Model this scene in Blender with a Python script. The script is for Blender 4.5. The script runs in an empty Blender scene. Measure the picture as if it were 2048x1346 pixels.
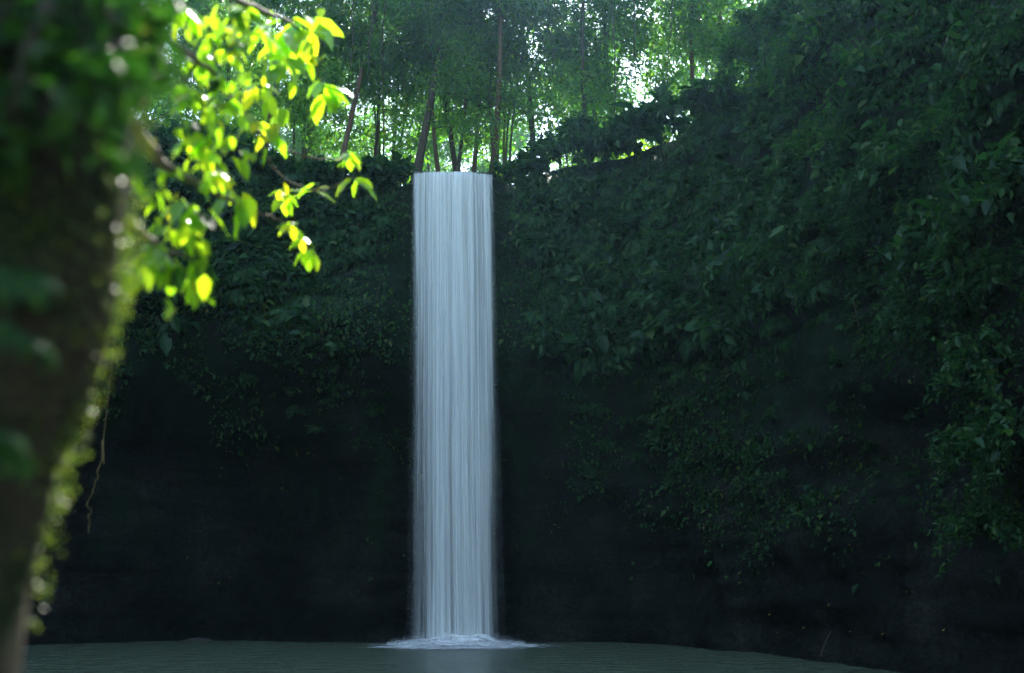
import bpy, math, random
import numpy as np
from mathutils import Vector, Matrix, Quaternion

R = math.radians
rng = np.random.default_rng(7)
random.seed(7)
sc = bpy.context.scene
COL = sc.collection

# ------------------------------------------------------------------ camera, sky, sun, exposure
CAM = Vector((0.0, 0.0, 2.0))
PITCH = R(13.4)
LENS = 35.0
FPX = 2048 * LENS / 36.0
SUN_EL, SUN_AZ = R(55.0), R(2.0)          # azimuth measured from +Y towards +X

cam_d = bpy.data.cameras.new('camera')
cam_d.lens = LENS
cam_d.sensor_width = 36.0
cam_d.clip_start = 0.05
cam_d.clip_end = 900.0
cam_d.dof.use_dof = True
cam_d.dof.focus_distance = 30.0
cam_d.dof.aperture_fstop = 1.0
cam_d.dof.aperture_blades = 9
cam = bpy.data.objects.new('camera', cam_d)
COL.objects.link(cam)
cam.location = CAM
cam.rotation_euler = (math.pi / 2 + PITCH, 0, 0)
sc.camera = cam

world = bpy.data.worlds.new('World')
sc.world = world
world.use_nodes = True
wn = world.node_tree
wn.nodes.clear()
sky = wn.nodes.new('ShaderNodeTexSky')
sky.sky_type = 'NISHITA'
sky.sun_disc = False
sky.sun_elevation = SUN_EL
sky.sun_rotation = SUN_AZ
sky.air_density = 1.2
sky.dust_density = 1.2
sky.ozone_density = 0.4
bg = wn.nodes.new('ShaderNodeBackground')
bg.inputs['Strength'].default_value = 0.15
wo = wn.nodes.new('ShaderNodeOutputWorld')
wn.links.new(sky.outputs[0], bg.inputs[0])
wn.links.new(bg.outputs[0], wo.inputs[0])

sun_d = bpy.data.lights.new('sun', 'SUN')
sun_d.energy = 3.0
sun_d.angle = R(0.55)
sun_d.color = (1.0, 0.95, 0.86)
sun = bpy.data.objects.new('sun', sun_d)
COL.objects.link(sun)
SUN_DIR = Vector((math.sin(SUN_AZ) * math.cos(SUN_EL), math.cos(SUN_AZ) * math.cos(SUN_EL), math.sin(SUN_EL)))
sun.rotation_euler = SUN_DIR.to_track_quat('Z', 'Y').to_euler()
sun.location = (0, 0, 60)

sc.view_settings.view_transform = 'Standard'
sc.view_settings.look = 'None'
sc.view_settings.exposure = 2.2
sc.view_settings.gamma = 1.0
sc.view_settings.use_curve_mapping = False
cy = sc.cycles
cy.use_denoising = True
cy.denoiser = 'OPENIMAGEDENOISE'
cy.max_bounces = 5
cy.diffuse_bounces = 2
cy.glossy_bounces = 2
cy.transmission_bounces = 4
cy.transparent_max_bounces = 12
cy.volume_bounces = 0
cy.sample_clamp_indirect = 4.0
cy.use_adaptive_sampling = True
cy.adaptive_threshold = 0.03

# ------------------------------------------------------------------ helpers
SP, CP = math.sin(PITCH), math.cos(PITCH)


def at(px, py, Y):
    """world point seen at photo pixel (px, py) at forward distance Y"""
    u, v = (px - 1024) / FPX, (673 - py) / FPX
    d = Vector((u, CP - SP * v, SP + CP * v))
    return CAM + d * (Y / d.y)


_tab = rng.random((32, 32, 32)).astype(np.float32)


def vnoise(p):
    p = np.asarray(p, dtype=np.float64)
    i = np.floor(p).astype(int)
    f = p - i
    f = f * f * (3 - 2 * f)
    o = 0
    for dx in (0, 1):
        for dy in (0, 1):
            for dz in (0, 1):
                w = (f[..., 0] if dx else 1 - f[..., 0]) * (f[..., 1] if dy else 1 - f[..., 1]) * (f[..., 2] if dz else 1 - f[..., 2])
                o = o + w * _tab[(i[..., 0] + dx) % 32, (i[..., 1] + dy) % 32, (i[..., 2] + dz) % 32]
    return o * 2 - 1


def fbm(p, oct=4, rough=0.5):
    p = np.asarray(p, dtype=np.float64)
    a, o, t = 1.0, 0, 0
    for k in range(oct):
        o = o + a * vnoise(p * (2.03 ** k) + 11.7 * k)
        t += a
        a *= rough
    return o / t


def sm(a, b, x):
    t = np.clip((np.asarray(x, float) - a) / (b - a), 0, 1)
    return t * t * (3 - 2 * t)


def mesh_np(name, verts, faces, mat=None, smooth=False, uv=None):
    """verts (N,3); faces (M,k) with constant k, or list of such arrays"""
    verts = np.asarray(verts, np.float32).reshape(-1, 3)
    fl = faces if isinstance(faces, list) else [faces]
    fl = [np.asarray(f, np.int32) for f in fl if len(f)]
    me = bpy.data.meshes.new(name)
    me.vertices.add(len(verts))
    me.vertices.foreach_set('co', verts.ravel())
    loops = np.concatenate([f.ravel() for f in fl])
    tot = np.concatenate([np.full(len(f), f.shape[1], np.int32) for f in fl])
    start = np.concatenate([[0], np.cumsum(tot)[:-1]]).astype(np.int32)
    me.loops.add(len(loops))
    me.loops.foreach_set('vertex_index', loops)
    me.polygons.add(len(tot))
    me.polygons.foreach_set('loop_start', start)
    me.polygons.foreach_set('loop_total', tot)
    if smooth:
        me.polygons.foreach_set('use_smooth', np.ones(len(tot), bool))
    if uv is not None:
        l = me.uv_layers.new(name='UVMap')
        l.data.foreach_set('uv', np.asarray(uv, np.float32)[loops].ravel())
    me.update(calc_edges=True)
    me.validate()
    if mat:
        me.materials.append(mat)
    return me


def ob(name, data, parent=None, loc=None, rot=None, scale=None):
    o = bpy.data.objects.new(name, data)
    COL.objects.link(o)
    if parent is not None:
        o.parent = parent
    if loc is not None:
        o.location = loc
    if rot is not None:
        o.rotation_euler = rot
    if scale is not None:
        o.scale = (scale,) * 3 if not hasattr(scale, '__len__') else scale
    return o


def tag(o, label=None, cat=None, group=None, kind=None):
    if label:
        o['label'] = label
    if cat:
        o['category'] = cat
    if group:
        o['group'] = group
    if kind:
        o['kind'] = kind
    return o


def grid_faces(nr, nc, off=0):
    a = np.arange(nr * nc).reshape(nr, nc) + off
    return np.stack([a[:-1, :-1], a[:-1, 1:], a[1:, 1:], a[1:, :-1]], -1).reshape(-1, 4)


class MB:
    """collects tubes (quads) into one mesh"""
    def __init__(s):
        s.v, s.f, s.n = [], [], 0

    def tube(s, pts, rad, sides=6):
        pts = np.asarray([tuple(p) for p in pts], float)
        rad = np.broadcast_to(np.asarray(rad, float), (len(pts),))
        t = np.gradient(pts, axis=0)
        t /= np.linalg.norm(t, axis=1, keepdims=True) + 1e-9
        ref = np.where(np.abs(t[:, 2:3]) > 0.9, np.array([[1.0, 0, 0]]), np.array([[0, 0, 1.0]]))
        # keep one reference for the whole tube so that rings do not twist
        ref = np.broadcast_to(ref[len(ref) // 2], t.shape)
        a = np.cross(t, ref)
        a /= np.linalg.norm(a, axis=1, keepdims=True) + 1e-9
        b = np.cross(t, a)
        th = np.linspace(0, 2 * math.pi, sides, endpoint=False)
        ring = pts[:, None] + rad[:, None, None] * (np.cos(th)[None, :, None] * a[:, None] + np.sin(th)[None, :, None] * b[:, None])
        n = len(pts)
        idx = np.arange(n * sides).reshape(n, sides) + s.n
        nx = np.roll(idx, -1, 1)
        s.f.append(np.stack([idx[:-1], nx[:-1], nx[1:], idx[1:]], -1).reshape(-1, 4))
        s.v.append(ring.reshape(-1, 3))
        s.n += n * sides

    def mesh(s, name, mat, smooth=True):
        return mesh_np(name, np.concatenate(s.v), np.concatenate(s.f), mat, smooth)


def unit(a):
    a = np.asarray(a, float)
    return a / (np.linalg.norm(a, axis=-1, keepdims=True) + 1e-9)


def leaf_quads(P, D, N, L, W, fold=0.25, shape=0.45):
    """one folded leaf (4 verts, 2 triangles) at each P, along D, face normal about N"""
    D = unit(D)
    S = unit(np.cross(D, N))
    N = np.cross(S, D)
    L = np.broadcast_to(np.asarray(L, float), (len(P),))[:, None]
    W = np.broadcast_to(np.asarray(W, float), (len(P),))[:, None]
    m = P + D * L * shape
    l = m + S * W * 0.5 + N * W * fold
    r = m - S * W * 0.5 + N * W * fold
    tip = P + D * L - N * L * 0.12
    V = np.stack([P, l, tip, r], 1).reshape(-1, 3)
    k = np.arange(len(P))[:, None] * 4
    F = np.concatenate([k + np.array([[0, 2, 1]]), k + np.array([[0, 3, 2]])])
    return V, F


def leaf_hex(P, D, N, L, W, fold=.22):
    D = unit(D)
    S = unit(np.cross(D, N))
    N = np.cross(S, D)
    L = np.broadcast_to(np.asarray(L, float), (len(P),))[:, None]
    W = np.broadcast_to(np.asarray(W, float), (len(P),))[:, None]
    m1, m2 = P + D * L * .28, P + D * L * .66 - N * L * .04
    tip = P + D * L - N * L * .14
    V = np.stack([P, m1 + S * W * .5 + N * W * fold, m2 + S * W * .40 + N * W * fold * .8, tip, m2 - S * W * .40 + N * W * fold * .8, m1 - S * W * .5 + N * W * fold], 1).reshape(-1, 3)
    k = np.arange(len(P))[:, None] * 6
    F = np.concatenate([k + np.array([[0, 3, 2, 1]]), k + np.array([[0, 5, 4, 3]])])
    return V, F


def rnd_unit(n):
    return unit(rng.normal(size=(n, 3)))


# ------------------------------------------------------------------ materials
def new_mat(name):
    m = bpy.data.materials.new(name)
    m.use_nodes = True
    t = m.node_tree
    t.nodes.clear()
    out = t.nodes.new('ShaderNodeOutputMaterial')
    return m, t, out


def N_(t, typ, **kw):
    n = t.nodes.new(typ)
    for k, v in kw.items():
        if k.startswith('i_'):
            n.inputs[k[2:].replace('_', ' ')].default_value = v
        else:
            setattr(n, k, v)
    return n


def ramp(t, fac, stops):
    n = t.nodes.new('ShaderNodeValToRGB')
    e = n.color_ramp.elements
    while len(e) < len(stops):
        e.new(0.5)
    for x, (p, c) in zip(e, stops):
        x.position = p
        x.color = (*c, 1) if len(c) == 3 else c
    if fac is not None:
        t.links.new(fac, n.inputs[0])
    return n.outputs[0]


def leaf_mat(name, stops, trans, tfac=0.4, rough=0.4, spec=0.4, coat=0.0):
    """leaf with its own colour for each island, light passing through the blade"""
    m, t, out = new_mat(name)
    g = N_(t, 'ShaderNodeNewGeometry')
    oi = N_(t, 'ShaderNodeObjectInfo')
    ad = N_(t, 'ShaderNodeMath', operation='ADD')
    t.links.new(g.outputs['Random Per Island'], ad.inputs[0])
    t.links.new(oi.outputs['Random'], ad.inputs[1])
    fr = N_(t, 'ShaderNodeMath', operation='FRACT')
    t.links.new(ad.outputs[0], fr.inputs[0])
    col = ramp(t, fr.outputs[0], stops)
    p = N_(t, 'ShaderNodeBsdfPrincipled')
    p.inputs['Roughness'].default_value = rough
    p.inputs['Specular IOR Level'].default_value = spec
    t.links.new(col, p.inputs['Base Color'])
    tr = N_(t, 'ShaderNodeBsdfTranslucent')
    mx = N_(t, 'ShaderNodeMix', data_type='RGBA', blend_type='MULTIPLY')
    mx.inputs[0].default_value = 1.0
    t.links.new(col, mx.inputs[6])
    mx.inputs[7].default_value = (*trans, 1)
    t.links.new(mx.outputs[2], tr.inputs[0])
    ms = N_(t, 'ShaderNodeMixShader')
    ms.inputs[0].default_value = tfac
    t.links.new(p.outputs[0], ms.inputs[1])
    t.links.new(tr.outputs[0], ms.inputs[2])
    t.links.new(ms.outputs[0], out.inputs[0])
    return m


M = {}
M['creeper'] = leaf_mat('creeper_leaf', [(0, (.008, .034, .012)), (.4, (.016, .058, .016)), (.75, (.03, .09, .018)), (.95, (.06, .10, .022)), (1, (.11, .10, .035))], (1.5, 2.2, .8), .3, .5, .2)
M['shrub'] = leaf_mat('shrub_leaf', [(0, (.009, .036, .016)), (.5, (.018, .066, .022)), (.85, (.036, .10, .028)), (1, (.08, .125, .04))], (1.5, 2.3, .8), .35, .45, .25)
M['hang'] = leaf_mat('hanging_shrub_leaf', [(0, (.012, .05, .014)), (.5, (.026, .09, .02)), (.85, (.05, .13, .028)), (1, (.09, .15, .04))], (1.6, 2.4, .8), .4, .45, .25)  # lighter green stands in for light from above on the upper sprays
M['fern'] = leaf_mat('fern_frond', [(0, (.014, .058, .022)), (.6, (.026, .09, .028)), (1, (.055, .125, .032))], (1.5, 2.1, .8), .35, .5, .2)
M['crown'] = leaf_mat('crown_leaf', [(0, (.035, .08, .03)), (.5, (.05, .115, .035)), (.85, (.075, .14, .035)), (1, (.12, .15, .04))], (3.4, 4.4, .8), .5, .35, .35)
M['bamboo'] = leaf_mat('bamboo_leaf', [(0, (.05, .10, .04)), (.6, (.07, .13, .05)), (1, (.11, .16, .07))], (2.6, 3.4, 1.2), .42, .35, .45)
M['bush'] = leaf_mat('sunny_bush_leaf', [(0, (.06, .12, .025)), (.5, (.09, .16, .03)), (1, (.15, .19, .04))], (4.6, 5.2, .8), .6, .35, .4)
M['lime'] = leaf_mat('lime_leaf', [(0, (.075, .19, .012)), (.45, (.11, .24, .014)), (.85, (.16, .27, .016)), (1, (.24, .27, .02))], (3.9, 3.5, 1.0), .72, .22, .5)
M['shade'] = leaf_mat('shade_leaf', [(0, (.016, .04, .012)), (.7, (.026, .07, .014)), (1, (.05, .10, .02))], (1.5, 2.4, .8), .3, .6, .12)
M['moss'] = leaf_mat('moss_leaf', [(0, (.05, .09, .015)), (.6, (.09, .14, .025)), (1, (.16, .19, .05))], (1.8, 1.9, 1.0), .45, .35, .4)
M['yellow'] = leaf_mat('yellow_leaf', [(0, (.5, .28, .03)), (.6, (.55, .38, .05)), (1, (.42, .16, .05))], (1.4, 1.2, 1), .3, .5, .3)


def bark_mat(name, c1, c2, moss=None, scale=6.0):
    m, t, out = new_mat(name)
    tc = N_(t, 'ShaderNodeTexCoord')
    mp = N_(t, 'ShaderNodeMapping')
    mp.inputs['Scale'].default_value = (1, 1, .18)
    t.links.new(tc.outputs['Object'], mp.inputs[0])
    no = N_(t, 'ShaderNodeTexNoise', i_Scale=scale * 2, i_Detail=6.0, i_Roughness=.65)
    t.links.new(mp.outputs[0], no.inputs['Vector'])
    col = ramp(t, no.outputs[0], [(.3, c1), (.7, c2)])
    if moss:
        n2 = N_(t, 'ShaderNodeTexNoise', i_Scale=scale * .8, i_Detail=5.0)
        t.links.new(tc.outputs['Object'], n2.inputs['Vector'])
        f = ramp(t, n2.outputs[0], [(.42, (0, 0, 0)), (.58, (1, 1, 1))])
        mx = N_(t, 'ShaderNodeMix', data_type='RGBA')
        t.links.new(f, mx.inputs[0])
        t.links.new(col, mx.inputs[6])
        mx.inputs[7].default_value = (*moss, 1)
        col = mx.outputs[2]
    p = N_(t, 'ShaderNodeBsdfPrincipled', i_Roughness=.85)
    p.inputs['Specular IOR Level'].default_value = .25
    t.links.new(col, p.inputs['Base Color'])
    b = N_(t, 'ShaderNodeBump', i_Strength=.6, i_Distance=.03)
    t.links.new(no.outputs[0], b.inputs['Height'])
    t.links.new(b.outputs[0], p.inputs['Normal'])
    t.links.new(p.outputs[0], out.inputs[0])
    return m


M['bark'] = bark_mat('tree_bark', (.03, .025, .018), (.09, .07, .05))
M['brown_bark'] = bark_mat('brown_tree_bark', (.07, .045, .03), (.16, .10, .065))
M['moss_bark'] = bark_mat('mossy_bark', (.035, .028, .022), (.06, .045, .035), (.012, .022, .006), 5.0)
M['twig'] = bark_mat('twig_bark', (.08, .07, .04), (.17, .15, .09))
M['culm'] = bark_mat('bamboo_culm', (.07, .09, .04), (.12, .13, .06))
M['vine'] = bark_mat('dry_vine', (.05, .04, .02), (.16, .12, .05))


def rock_mat():
    m, t, out = new_mat('wet_mossy_rock')
    tc = N_(t, 'ShaderNodeTexCoord')
    n1 = N_(t, 'ShaderNodeTexNoise', i_Scale=.45, i_Detail=8.0, i_Roughness=.62)
    n2 = N_(t, 'ShaderNodeTexNoise', i_Scale=9.0, i_Detail=6.0, i_Roughness=.7)
    n3 = N_(t, 'ShaderNodeTexNoise', i_Scale=.8, i_Detail=6.0, i_Roughness=.6)
    mp = N_(t, 'ShaderNodeMapping')
    mp.inputs['Scale'].default_value = (1.6, 1.6, .35)
    mp.inputs['Location'].default_value = (4, 9, 2)
    t.links.new(tc.outputs['Object'], mp.inputs[0])
    t.links.new(tc.outputs['Object'], n1.inputs['Vector'])
    t.links.new(tc.outputs['Object'], n2.inputs['Vector'])
    t.links.new(mp.outputs[0], n3.inputs['Vector'])
    base = ramp(t, n1.outputs[0], [(.3, (.003, .0045, .004)), (.5, (.008, .010, .008)), (.72, (.026, .026, .021))])
    fine = ramp(t, n2.outputs[0], [(.36, (.3, .3, .3)), (.66, (1.9, 1.9, 1.9))])
    mu = N_(t, 'ShaderNodeMix', data_type='RGBA', blend_type='MULTIPLY')
    mu.inputs[0].default_value = 1
    t.links.new(base, mu.inputs[6])
    t.links.new(fine, mu.inputs[7])
    # moss grows thicker higher up the wall
    sx = N_(t, 'ShaderNodeSeparateXYZ')
    t.links.new(tc.outputs['Object'], sx.inputs[0])
    mr = N_(t, 'ShaderNodeMapRange')
    mr.inputs[1].default_value, mr.inputs[2].default_value = 1.0, 11.0
    mr.inputs[3].default_value, mr.inputs[4].default_value = -.18, .22
    t.links.new(sx.outputs[2], mr.inputs[0])
    ad = N_(t, 'ShaderNodeMath', operation='ADD')
    t.links.new(mr.outputs[0], ad.inputs[0])
    t.links.new(n3.outputs[0], ad.inputs[1])
    mf = ramp(t, ad.outputs[0], [(.45, (0, 0, 0)), (.62, (1, 1, 1))])
    mx = N_(t, 'ShaderNodeMix', data_type='RGBA')
    t.links.new(mf, mx.inputs[0])
    t.links.new(mu.outputs[2], mx.inputs[6])
    mx.inputs[7].default_value = (.010, .022, .009, 1)
    p = N_(t, 'ShaderNodeBsdfPrincipled', i_Roughness=.6)
    p.inputs['Specular IOR Level'].default_value = .13
    t.links.new(ramp(t, n3.outputs[0], [(.35, (.3, .3, .3)), (.6, (.75, .75, .75))]), p.inputs['Roughness'])
    t.links.new(mx.outputs[2], p.inputs['Base Color'])
    b1 = N_(t, 'ShaderNodeBump', i_Strength=1.0, i_Distance=.10)
    t.links.new(n2.outputs[0], b1.inputs['Height'])
    b2 = N_(t, 'ShaderNodeBump', i_Strength=.7, i_Distance=.3)
    t.links.new(n1.outputs[0], b2.inputs['Height'])
    t.links.new(b1.outputs[0], b2.inputs['Normal'])
    t.links.new(b2.outputs[0], p.inputs['Normal'])
    t.links.new(p.outputs[0], out.inputs[0])
    return m


M['rock'] = rock_mat()


def ground_mat(name, c1, c2):
    m, t, out = new_mat(name)
    tc = N_(t, 'ShaderNodeTexCoord')
    n = N_(t, 'ShaderNodeTexNoise', i_Scale=3.0, i_Detail=8.0, i_Roughness=.7)
    t.links.new(tc.outputs['Object'], n.inputs['Vector'])
    p = N_(t, 'ShaderNodeBsdfPrincipled', i_Roughness=.9)
    t.links.new(ramp(t, n.outputs[0], [(.3, c1), (.7, c2)]), p.inputs['Base Color'])
    b = N_(t, 'ShaderNodeBump', i_Strength=.8, i_Distance=.08)
    t.links.new(n.outputs[0], b.inputs['Height'])
    t.links.new(b.outputs[0], p.inputs['Normal'])
    t.links.new(p.outputs[0], out.inputs[0])
    return m


M['soil'] = ground_mat('forest_soil', (.03, .03, .015), (.06, .075, .025))
M['bank'] = ground_mat('dark_gravel', (.025, .022, .02), (.075, .065, .055))


def pool_mat():
    m, t, out = new_mat('murky_pool_water')
    tc = N_(t, 'ShaderNodeTexCoord')
    mp = N_(t, 'ShaderNodeMapping')
    mp.inputs['Scale'].default_value = (.7, 1.6, 1)
    t.links.new(tc.outputs['Object'], mp.inputs[0])
    n1 = N_(t, 'ShaderNodeTexNoise', i_Scale=2.2, i_Detail=5.0, i_Roughness=.55, i_Distortion=.4)
    n2 = N_(t, 'ShaderNodeTexNoise', i_Scale=5.0, i_Detail=4.0, i_Roughness=.6, i_Distortion=.3)
    t.links.new(mp.outputs[0], n1.inputs['Vector'])
    t.links.new(mp.outputs[0], n2.inputs['Vector'])
    p = N_(t, 'ShaderNodeBsdfPrincipled', i_Roughness=.2)
    p.inputs['Specular IOR Level'].default_value = .45
    t.links.new(ramp(t, n1.outputs[0], [(.3, (.078, .112, .066)), (.7, (.118, .150, .092))]), p.inputs['Base Color'])
    b1 = N_(t, 'ShaderNodeBump', i_Strength=1.0, i_Distance=.45)
    t.links.new(n1.outputs[0], b1.inputs['Height'])
    b2 = N_(t, 'ShaderNodeBump', i_Strength=.8, i_Distance=.08)
    t.links.new(n2.outputs[0], b2.inputs['Height'])
    t.links.new(b1.outputs[0], b2.inputs['Normal'])
    t.links.new(b2.outputs[0], p.inputs['Normal'])
    t.links.new(p.outputs[0], out.inputs[0])
    return m


M['pool'] = pool_mat()


def fall_mat(name, seed, lo, hi, edge=.06):
    """white falling water: streaked opacity along the sheet, thinner at both edges"""
    m, t, out = new_mat(name)
    uv = N_(t, 'ShaderNodeUVMap')
    sx = N_(t, 'ShaderNodeSeparateXYZ')
    t.links.new(uv.outputs[0], sx.inputs[0])

    def streak(su, sv, det, sd=seed):
        mp = N_(t, 'ShaderNodeMapping')
        mp.inputs['Scale'].default_value = (su, sv, 1)
        mp.inputs['Location'].default_value = (sd * 3.7, sd * 1.3, sd)
        t.links.new(uv.outputs[0], mp.inputs[0])
        n = N_(t, 'ShaderNodeTexNoise', i_Scale=1.0, i_Detail=det, i_Roughness=.6)
        t.links.new(mp.outputs[0], n.inputs['Vector'])
        return n.outputs[0]
    a, b, c = streak(7.5, .35, 4.0, 1), streak(30, .8, 5.0), streak(130, 5.0, 3.0)

    def madd(x, k, y):
        n = N_(t, 'ShaderNodeMath', operation='MULTIPLY_ADD')
        t.links.new(x, n.inputs[0])
        n.inputs[1].default_value = k
        if isinstance(y, (int, float)):
            n.inputs[2].default_value = y
        else:
            t.links.new(y, n.inputs[2])
        return n.outputs[0]
    s = madd(a, .5, madd(b, .38, madd(c, .12, 0.0)))
    mr = N_(t, 'ShaderNodeMapRange')
    mr.inputs[1].default_value, mr.inputs[2].default_value = .39, .60
    mr.inputs[3].default_value, mr.inputs[4].default_value = lo, hi
    t.links.new(s, mr.inputs[0])
    # edges thin out into spray
    pp = N_(t, 'ShaderNodeMath', operation='PINGPONG')
    t.links.new(sx.outputs[0], pp.inputs[0])
    pp.inputs[1].default_value = .5
    ew = N_(t, 'ShaderNodeMath', operation='MULTIPLY_ADD')
    t.links.new(sx.outputs[1], ew.inputs[0])
    ew.inputs[1].default_value = edge * 1.4
    ew.inputs[2].default_value = .012
    er = N_(t, 'ShaderNodeMapRange', interpolation_type='SMOOTHSTEP')
    t.links.new(pp.outputs[0], er.inputs[0])
    er.inputs[1].default_value = 0
    t.links.new(ew.outputs[0], er.inputs[2])
    mu = N_(t, 'ShaderNodeMath', operation='MULTIPLY', use_clamp=True)
    t.links.new(mr.outputs[0], mu.inputs[0])
    t.links.new(er.outputs[0], mu.inputs[1])
    d = N_(t, 'ShaderNodeBsdfDiffuse')
    d.inputs[0].default_value = (.90, .93, .90, 1)
    tl = N_(t, 'ShaderNodeBsdfTranslucent')
    tl.inputs[0].default_value = (.90, .93, .90, 1)
    ms = N_(t, 'ShaderNodeMixShader')
    ms.inputs[0].default_value = .12
    t.links.new(d.outputs[0], ms.inputs[1])
    t.links.new(tl.outputs[0], ms.inputs[2])
    tp = N_(t, 'ShaderNodeBsdfTransparent')
    m2 = N_(t, 'ShaderNodeMixShader')
    t.links.new(mu.outputs[0], m2.inputs[0])
    t.links.new(tp.outputs[0], m2.inputs[1])
    t.links.new(ms.outputs[0], m2.inputs[2])
    t.links.new(m2.outputs[0], out.inputs[0])
    return m


def foam_mat():
    m, t, out = new_mat('white_foam')
    uv = N_(t, 'ShaderNodeUVMap')
    sx = N_(t, 'ShaderNodeSeparateXYZ')
    t.links.new(uv.outputs[0], sx.inputs[0])
    tc = N_(t, 'ShaderNodeTexCoord')
    mp = N_(t, 'ShaderNodeMapping')
    mp.inputs['Scale'].default_value = (1.6, 4.0, 3.0)
    t.links.new(tc.outputs['Object'], mp.inputs[0])
    n = N_(t, 'ShaderNodeTexNoise', i_Scale=1.6, i_Detail=6.0, i_Roughness=.6)
    t.links.new(mp.outputs[0], n.inputs['Vector'])
    a = N_(t, 'ShaderNodeMath', operation='MULTIPLY_ADD')     # u = 1 at the heart, 0 at the rim
    t.links.new(sx.outputs[0], a.inputs[0])
    a.inputs[1].default_value = 1.5
    a.inputs[2].default_value = -1.0
    b = N_(t, 'ShaderNodeMath', operation='MULTIPLY_ADD')
    t.links.new(n.outputs[0], b.inputs[0])
    b.inputs[1].default_value = 1.7
    t.links.new(a.outputs[0], b.inputs[2])
    r = N_(t, 'ShaderNodeMapRange', interpolation_type='SMOOTHSTEP')
    t.links.new(b.outputs[0], r.inputs[0])
    r.inputs[1].default_value, r.inputs[2].default_value = .0, .8
    d = N_(t, 'ShaderNodeBsdfDiffuse')
    d.inputs[0].default_value = (.98, .97, .94, 1)
    tl = N_(t, 'ShaderNodeBsdfTranslucent')
    tl.inputs[0].default_value = (.98, .97, .94, 1)
    ms = N_(t, 'ShaderNodeMixShader')
    ms.inputs[0].default_value = .02
    t.links.new(d.outputs[0], ms.inputs[1])
    t.links.new(tl.outputs[0], ms.inputs[2])
    tp = N_(t, 'ShaderNodeBsdfTransparent')
    m2 = N_(t, 'ShaderNodeMixShader')
    t.links.new(r.outputs[0], m2.inputs[0])
    t.links.new(tp.outputs[0], m2.inputs[1])
    t.links.new(ms.outputs[0], m2.inputs[2])
    t.links.new(m2.outputs[0], out.inputs[0])
    return m


M['foam'] = foam_mat()

# ------------------------------------------------------------------ the cliff round the pool
# x, y of the rim line, how far the foot is set back, height of the rim
CTRL = np.array([
    (-17, -10, 0, 15), (-18, 2, 0, 16), (-18.5, 12, 0, 17), (-18, 21, -.3, 17), (-15.5, 28, -.9, 16.6),
    (-11, 30.6, -1.6, 16.0), (-7, 31.0, -2.0, 15.4), (-4.2, 30.8, -1.9, 14.9), (-1.9, 30.6, -1.7, 14.75), (.2, 30.7, -1.2, 14.9),
    (1.8, 31.0, -.7, 15.7), (4.2, 30.3, -.2, 16.1), (6.4, 27.2, 0, 16.3), (8.1, 22.5, 0, 17.2), (9.9, 17.6, 0, 18),
    (11.6, 12, 0, 18), (12.8, 6, 0, 18), (13.2, -1, 0, 17), (13, -10, 0, 15)], float)


def catmull(P, n):
    out = []
    for i in range(len(P) - 1):
        p0, p1, p2, p3 = P[max(i - 1, 0)], P[i], P[i + 1], P[min(i + 2, len(P) - 1)]
        for t in np.linspace(0, 1, n, endpoint=False):
            out.append(.5 * ((2 * p1) + (-p0 + p2) * t + (2 * p0 - 5 * p1 + 4 * p2 - p3) * t * t + (-p0 + 3 * p1 - 3 * p2 + p3) * t ** 3))
    out.append(P[-1])
    return np.array(out)


_c = catmull(CTRL, 24)
_l = np.concatenate([[0], np.cumsum(np.linalg.norm(np.diff(_c[:, :2], axis=0), axis=1))])
S_LEN = _l[-1]


def cline(s):
    return np.stack([np.interp(s, _l, _c[:, k]) for k in range(4)], -1)


def cnorm(s):
    d = cline(np.asarray(s) + .6)[..., :2] - cline(np.asarray(s) - .6)[..., :2]
    n = np.stack([d[..., 1], -d[..., 0]], -1)      # curve runs clockwise round the pool: inward is to its right
    return unit(n)


# hollows in the wall: photo place, distance, half width, half height, depth
HOLLOWS = [(760, 850, 31, 1.0, 1.6, 1.6), (330, 990, 31, 4.2, 3.2, 1.5), (560, 1000, 31, 2.0, 2.0, .8), (1195, 1015, 30.5, .7, .55, .8),
           (1350, 1180, 29, 1.1, .7, .7), (1700, 880, 22.5, 1.5, 1.1, 1.3), (1850, 900, 20, 1.1, 1.3, 1.0), (1590, 930, 24, 1.2, .5, .8),
           (1480, 230, 27, 1.0, 1.5, .7), (1120, 900, 31, 1.0, 1.4, .35)]
BUMPS = [(640, 690, 31, 2.4, 1.1, .7), (420, 560, 30.5, 3.0, 1.2, .6), (740, 610, 31, 1.0, 1.0, .5), (1330, 620, 29.5, 2.2, 2.0, .5),
         (1600, 1050, 24, 2.0, 1.0, .5), (1250, 1230, 29.5, 2.0, .8, .5), (1950, 620, 18, 2.0, 2.0, .5), (1620, 640, 24, 1.4, 1.6, .5),
         (1800, 1050, 21, 1.2, .9, .4)]
FX, FY = {}, {}


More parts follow.
